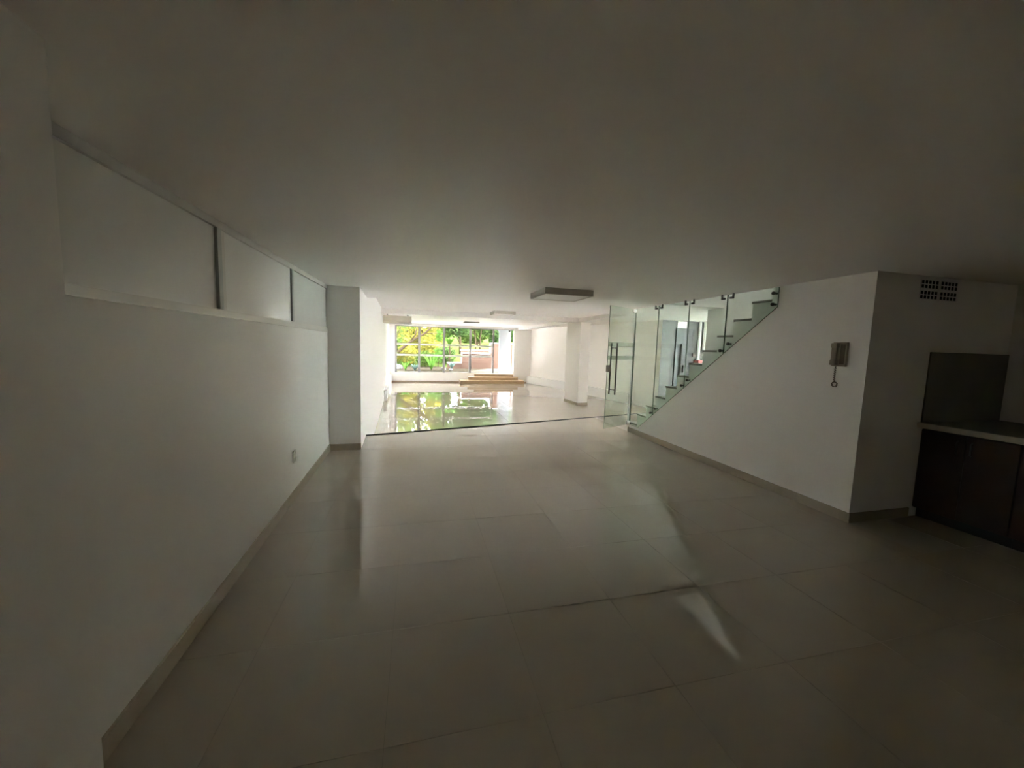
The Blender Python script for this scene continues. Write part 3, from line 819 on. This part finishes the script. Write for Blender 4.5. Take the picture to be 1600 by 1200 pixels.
# palms and low plants
def fronds(name, label, base, n, length, rise, m, width=0.05, droop=0.6, trunk=0.0, cat='plant', group=None):
    t = thing(name, label, cat, base, group=group)
    bx, by, bz = base
    if trunk > 0: MB().tube([(bx,by,bz),(bx+0.02,by,bz+trunk)], [0.06,0.045], 8).build('trunk', 'bark', t)
    for q in range(n):
        a = 2*math.pi*q/n+random.uniform(-0.2,0.2); L = length*random.uniform(0.8,1.15)
        v = []; f = []; S = 7
        for i in range(S):
            u = i/(S-1); r = L*u*0.75; z = bz+trunk+rise*math.sin(u*math.pi*droop)*L
            wd = width*math.sin(min(1,u*1.1+0.12)*math.pi)+0.004
            cx, cyy = bx+math.cos(a)*r, by+math.sin(a)*r
            px, py = -math.sin(a)*wd, math.cos(a)*wd
            v += [(cx+px,cyy+py,z),(cx,cyy,z-0.25*wd),(cx-px,cyy-py,z)]
        for i in range(S-1):
            for h in (0,1):
                f.append((i*3+h, i*3+h+1, (i+1)*3+h+1, (i+1)*3+h))
        MB().poly(v, f).build('leaf', m, t)
fronds('palm_plant', 'bright green young palm behind the second window pane', (0.85,22.3,-0.03), 12, 1.0, 0.95, 'leaf_bright', 0.05, 0.55)
fronds('broad_leaf_plant', 'tall plant with broad bright leaves behind the third pane', (2.05,24.6,0.0), 9, 0.9, 0.5, 'leaf_bright', 0.16, 0.8, 1.45)
fronds('blue_agave', 'blue-green agave at the far left of the garden bed', (-1.15,21.9,-0.04), 13, 0.55, 0.7, 'leaf_blue', 0.06, 0.5, group='agaves in the bed')
fronds('blue_agave', 'blue-green agave beside the young palm', (-0.05,22.0,-0.04), 12, 0.50, 0.7, 'leaf_blue', 0.06, 0.5, group='agaves in the bed')
fronds('fern_plant', 'bright green fern between the two blue agaves', (-0.55,21.7,-0.04), 14, 0.55, 0.9, 'leaf_bright', 0.03, 0.6)
fronds('blue_agave', 'pale blue-green agave in front of the terracotta wall', (2.1,23.4,0.0), 11, 0.5, 0.8, 'leaf_blue', 0.06, 0.5, group='agaves in the bed')
sh = thing('flowering_shrub', 'slender shrub topped by a yellow flower cluster', 'shrub', (1.4,25.4,0.0))
MB().tube([(1.4,25.4,-0.05),(1.42,25.4,0.8),(1.4,25.4,1.45)], [0.03,0.02,0.015], 6).build('stem', 'bark', sh)
tag(leaves([((1.4,25.4,0.7),(0.35,0.3,0.5)),((1.45,25.4,2.0),(0.18,0.2,0.4))], 260, 0.12).build('foliage', 'leaf_bright', sh), kind='stuff')
tag(leaves([((1.38,25.3,1.52),(0.2,0.15,0.07))], 120, 0.06).build('flower_cluster', 'flower', sh), kind='stuff')
for (x, y, zc, r, m, lab) in ((-2.2,24.2,0.7,0.8,'leaf_dark','dark green shrub at the far left of the garden bed'),(-0.6,25.9,0.75,0.75,'leaf_yellow','yellow-green shrub behind the leaning trunk'),
        (0.55,25.2,0.55,0.6,'leaf_mid','mid green shrub behind the young palm'),(1.95,26.4,0.7,0.7,'leaf_dark','dark shrub left of the terracotta wall'),(-1.3,26.6,1.0,0.7,'leaf_mid','taller green shrub behind the large rock')):
    g = thing('garden_shrub', lab, 'shrub', (x,y,0.0), group='shrubs in the garden bed')
    MB().tube([(x,y,-0.06),(x+0.03,y,zc)], [0.03,0.015], 6).build('stem', 'bark', g)
    tag(leaves([((x,y,zc),(r,0.55,zc*0.95))], 900, 0.09).build('foliage', m, g), kind='stuff')
for (x, y, r, lab) in ((1.55,22.6,0.16,'pale rock beside the young palm'),(1.95,22.2,0.12,'small pale rock in front of the pale agave'),(-0.95,23.0,0.22,'large pale rock behind the blue agaves')):
    mb = MB()
    prof = [(r*math.sin(math.pi*(0.04+0.92*i/6))*random.uniform(0.85,1.1), r*0.8*(1-math.cos(math.pi*i/6))/1.25) for i in range(7)]
    mb.lathe(prof, (x,y,-0.06), 'z', 9)
    tag(mb.build('garden_rock', 'rock', origin=(x,y,-0.06)), lab, 'rock', 'garden rocks')
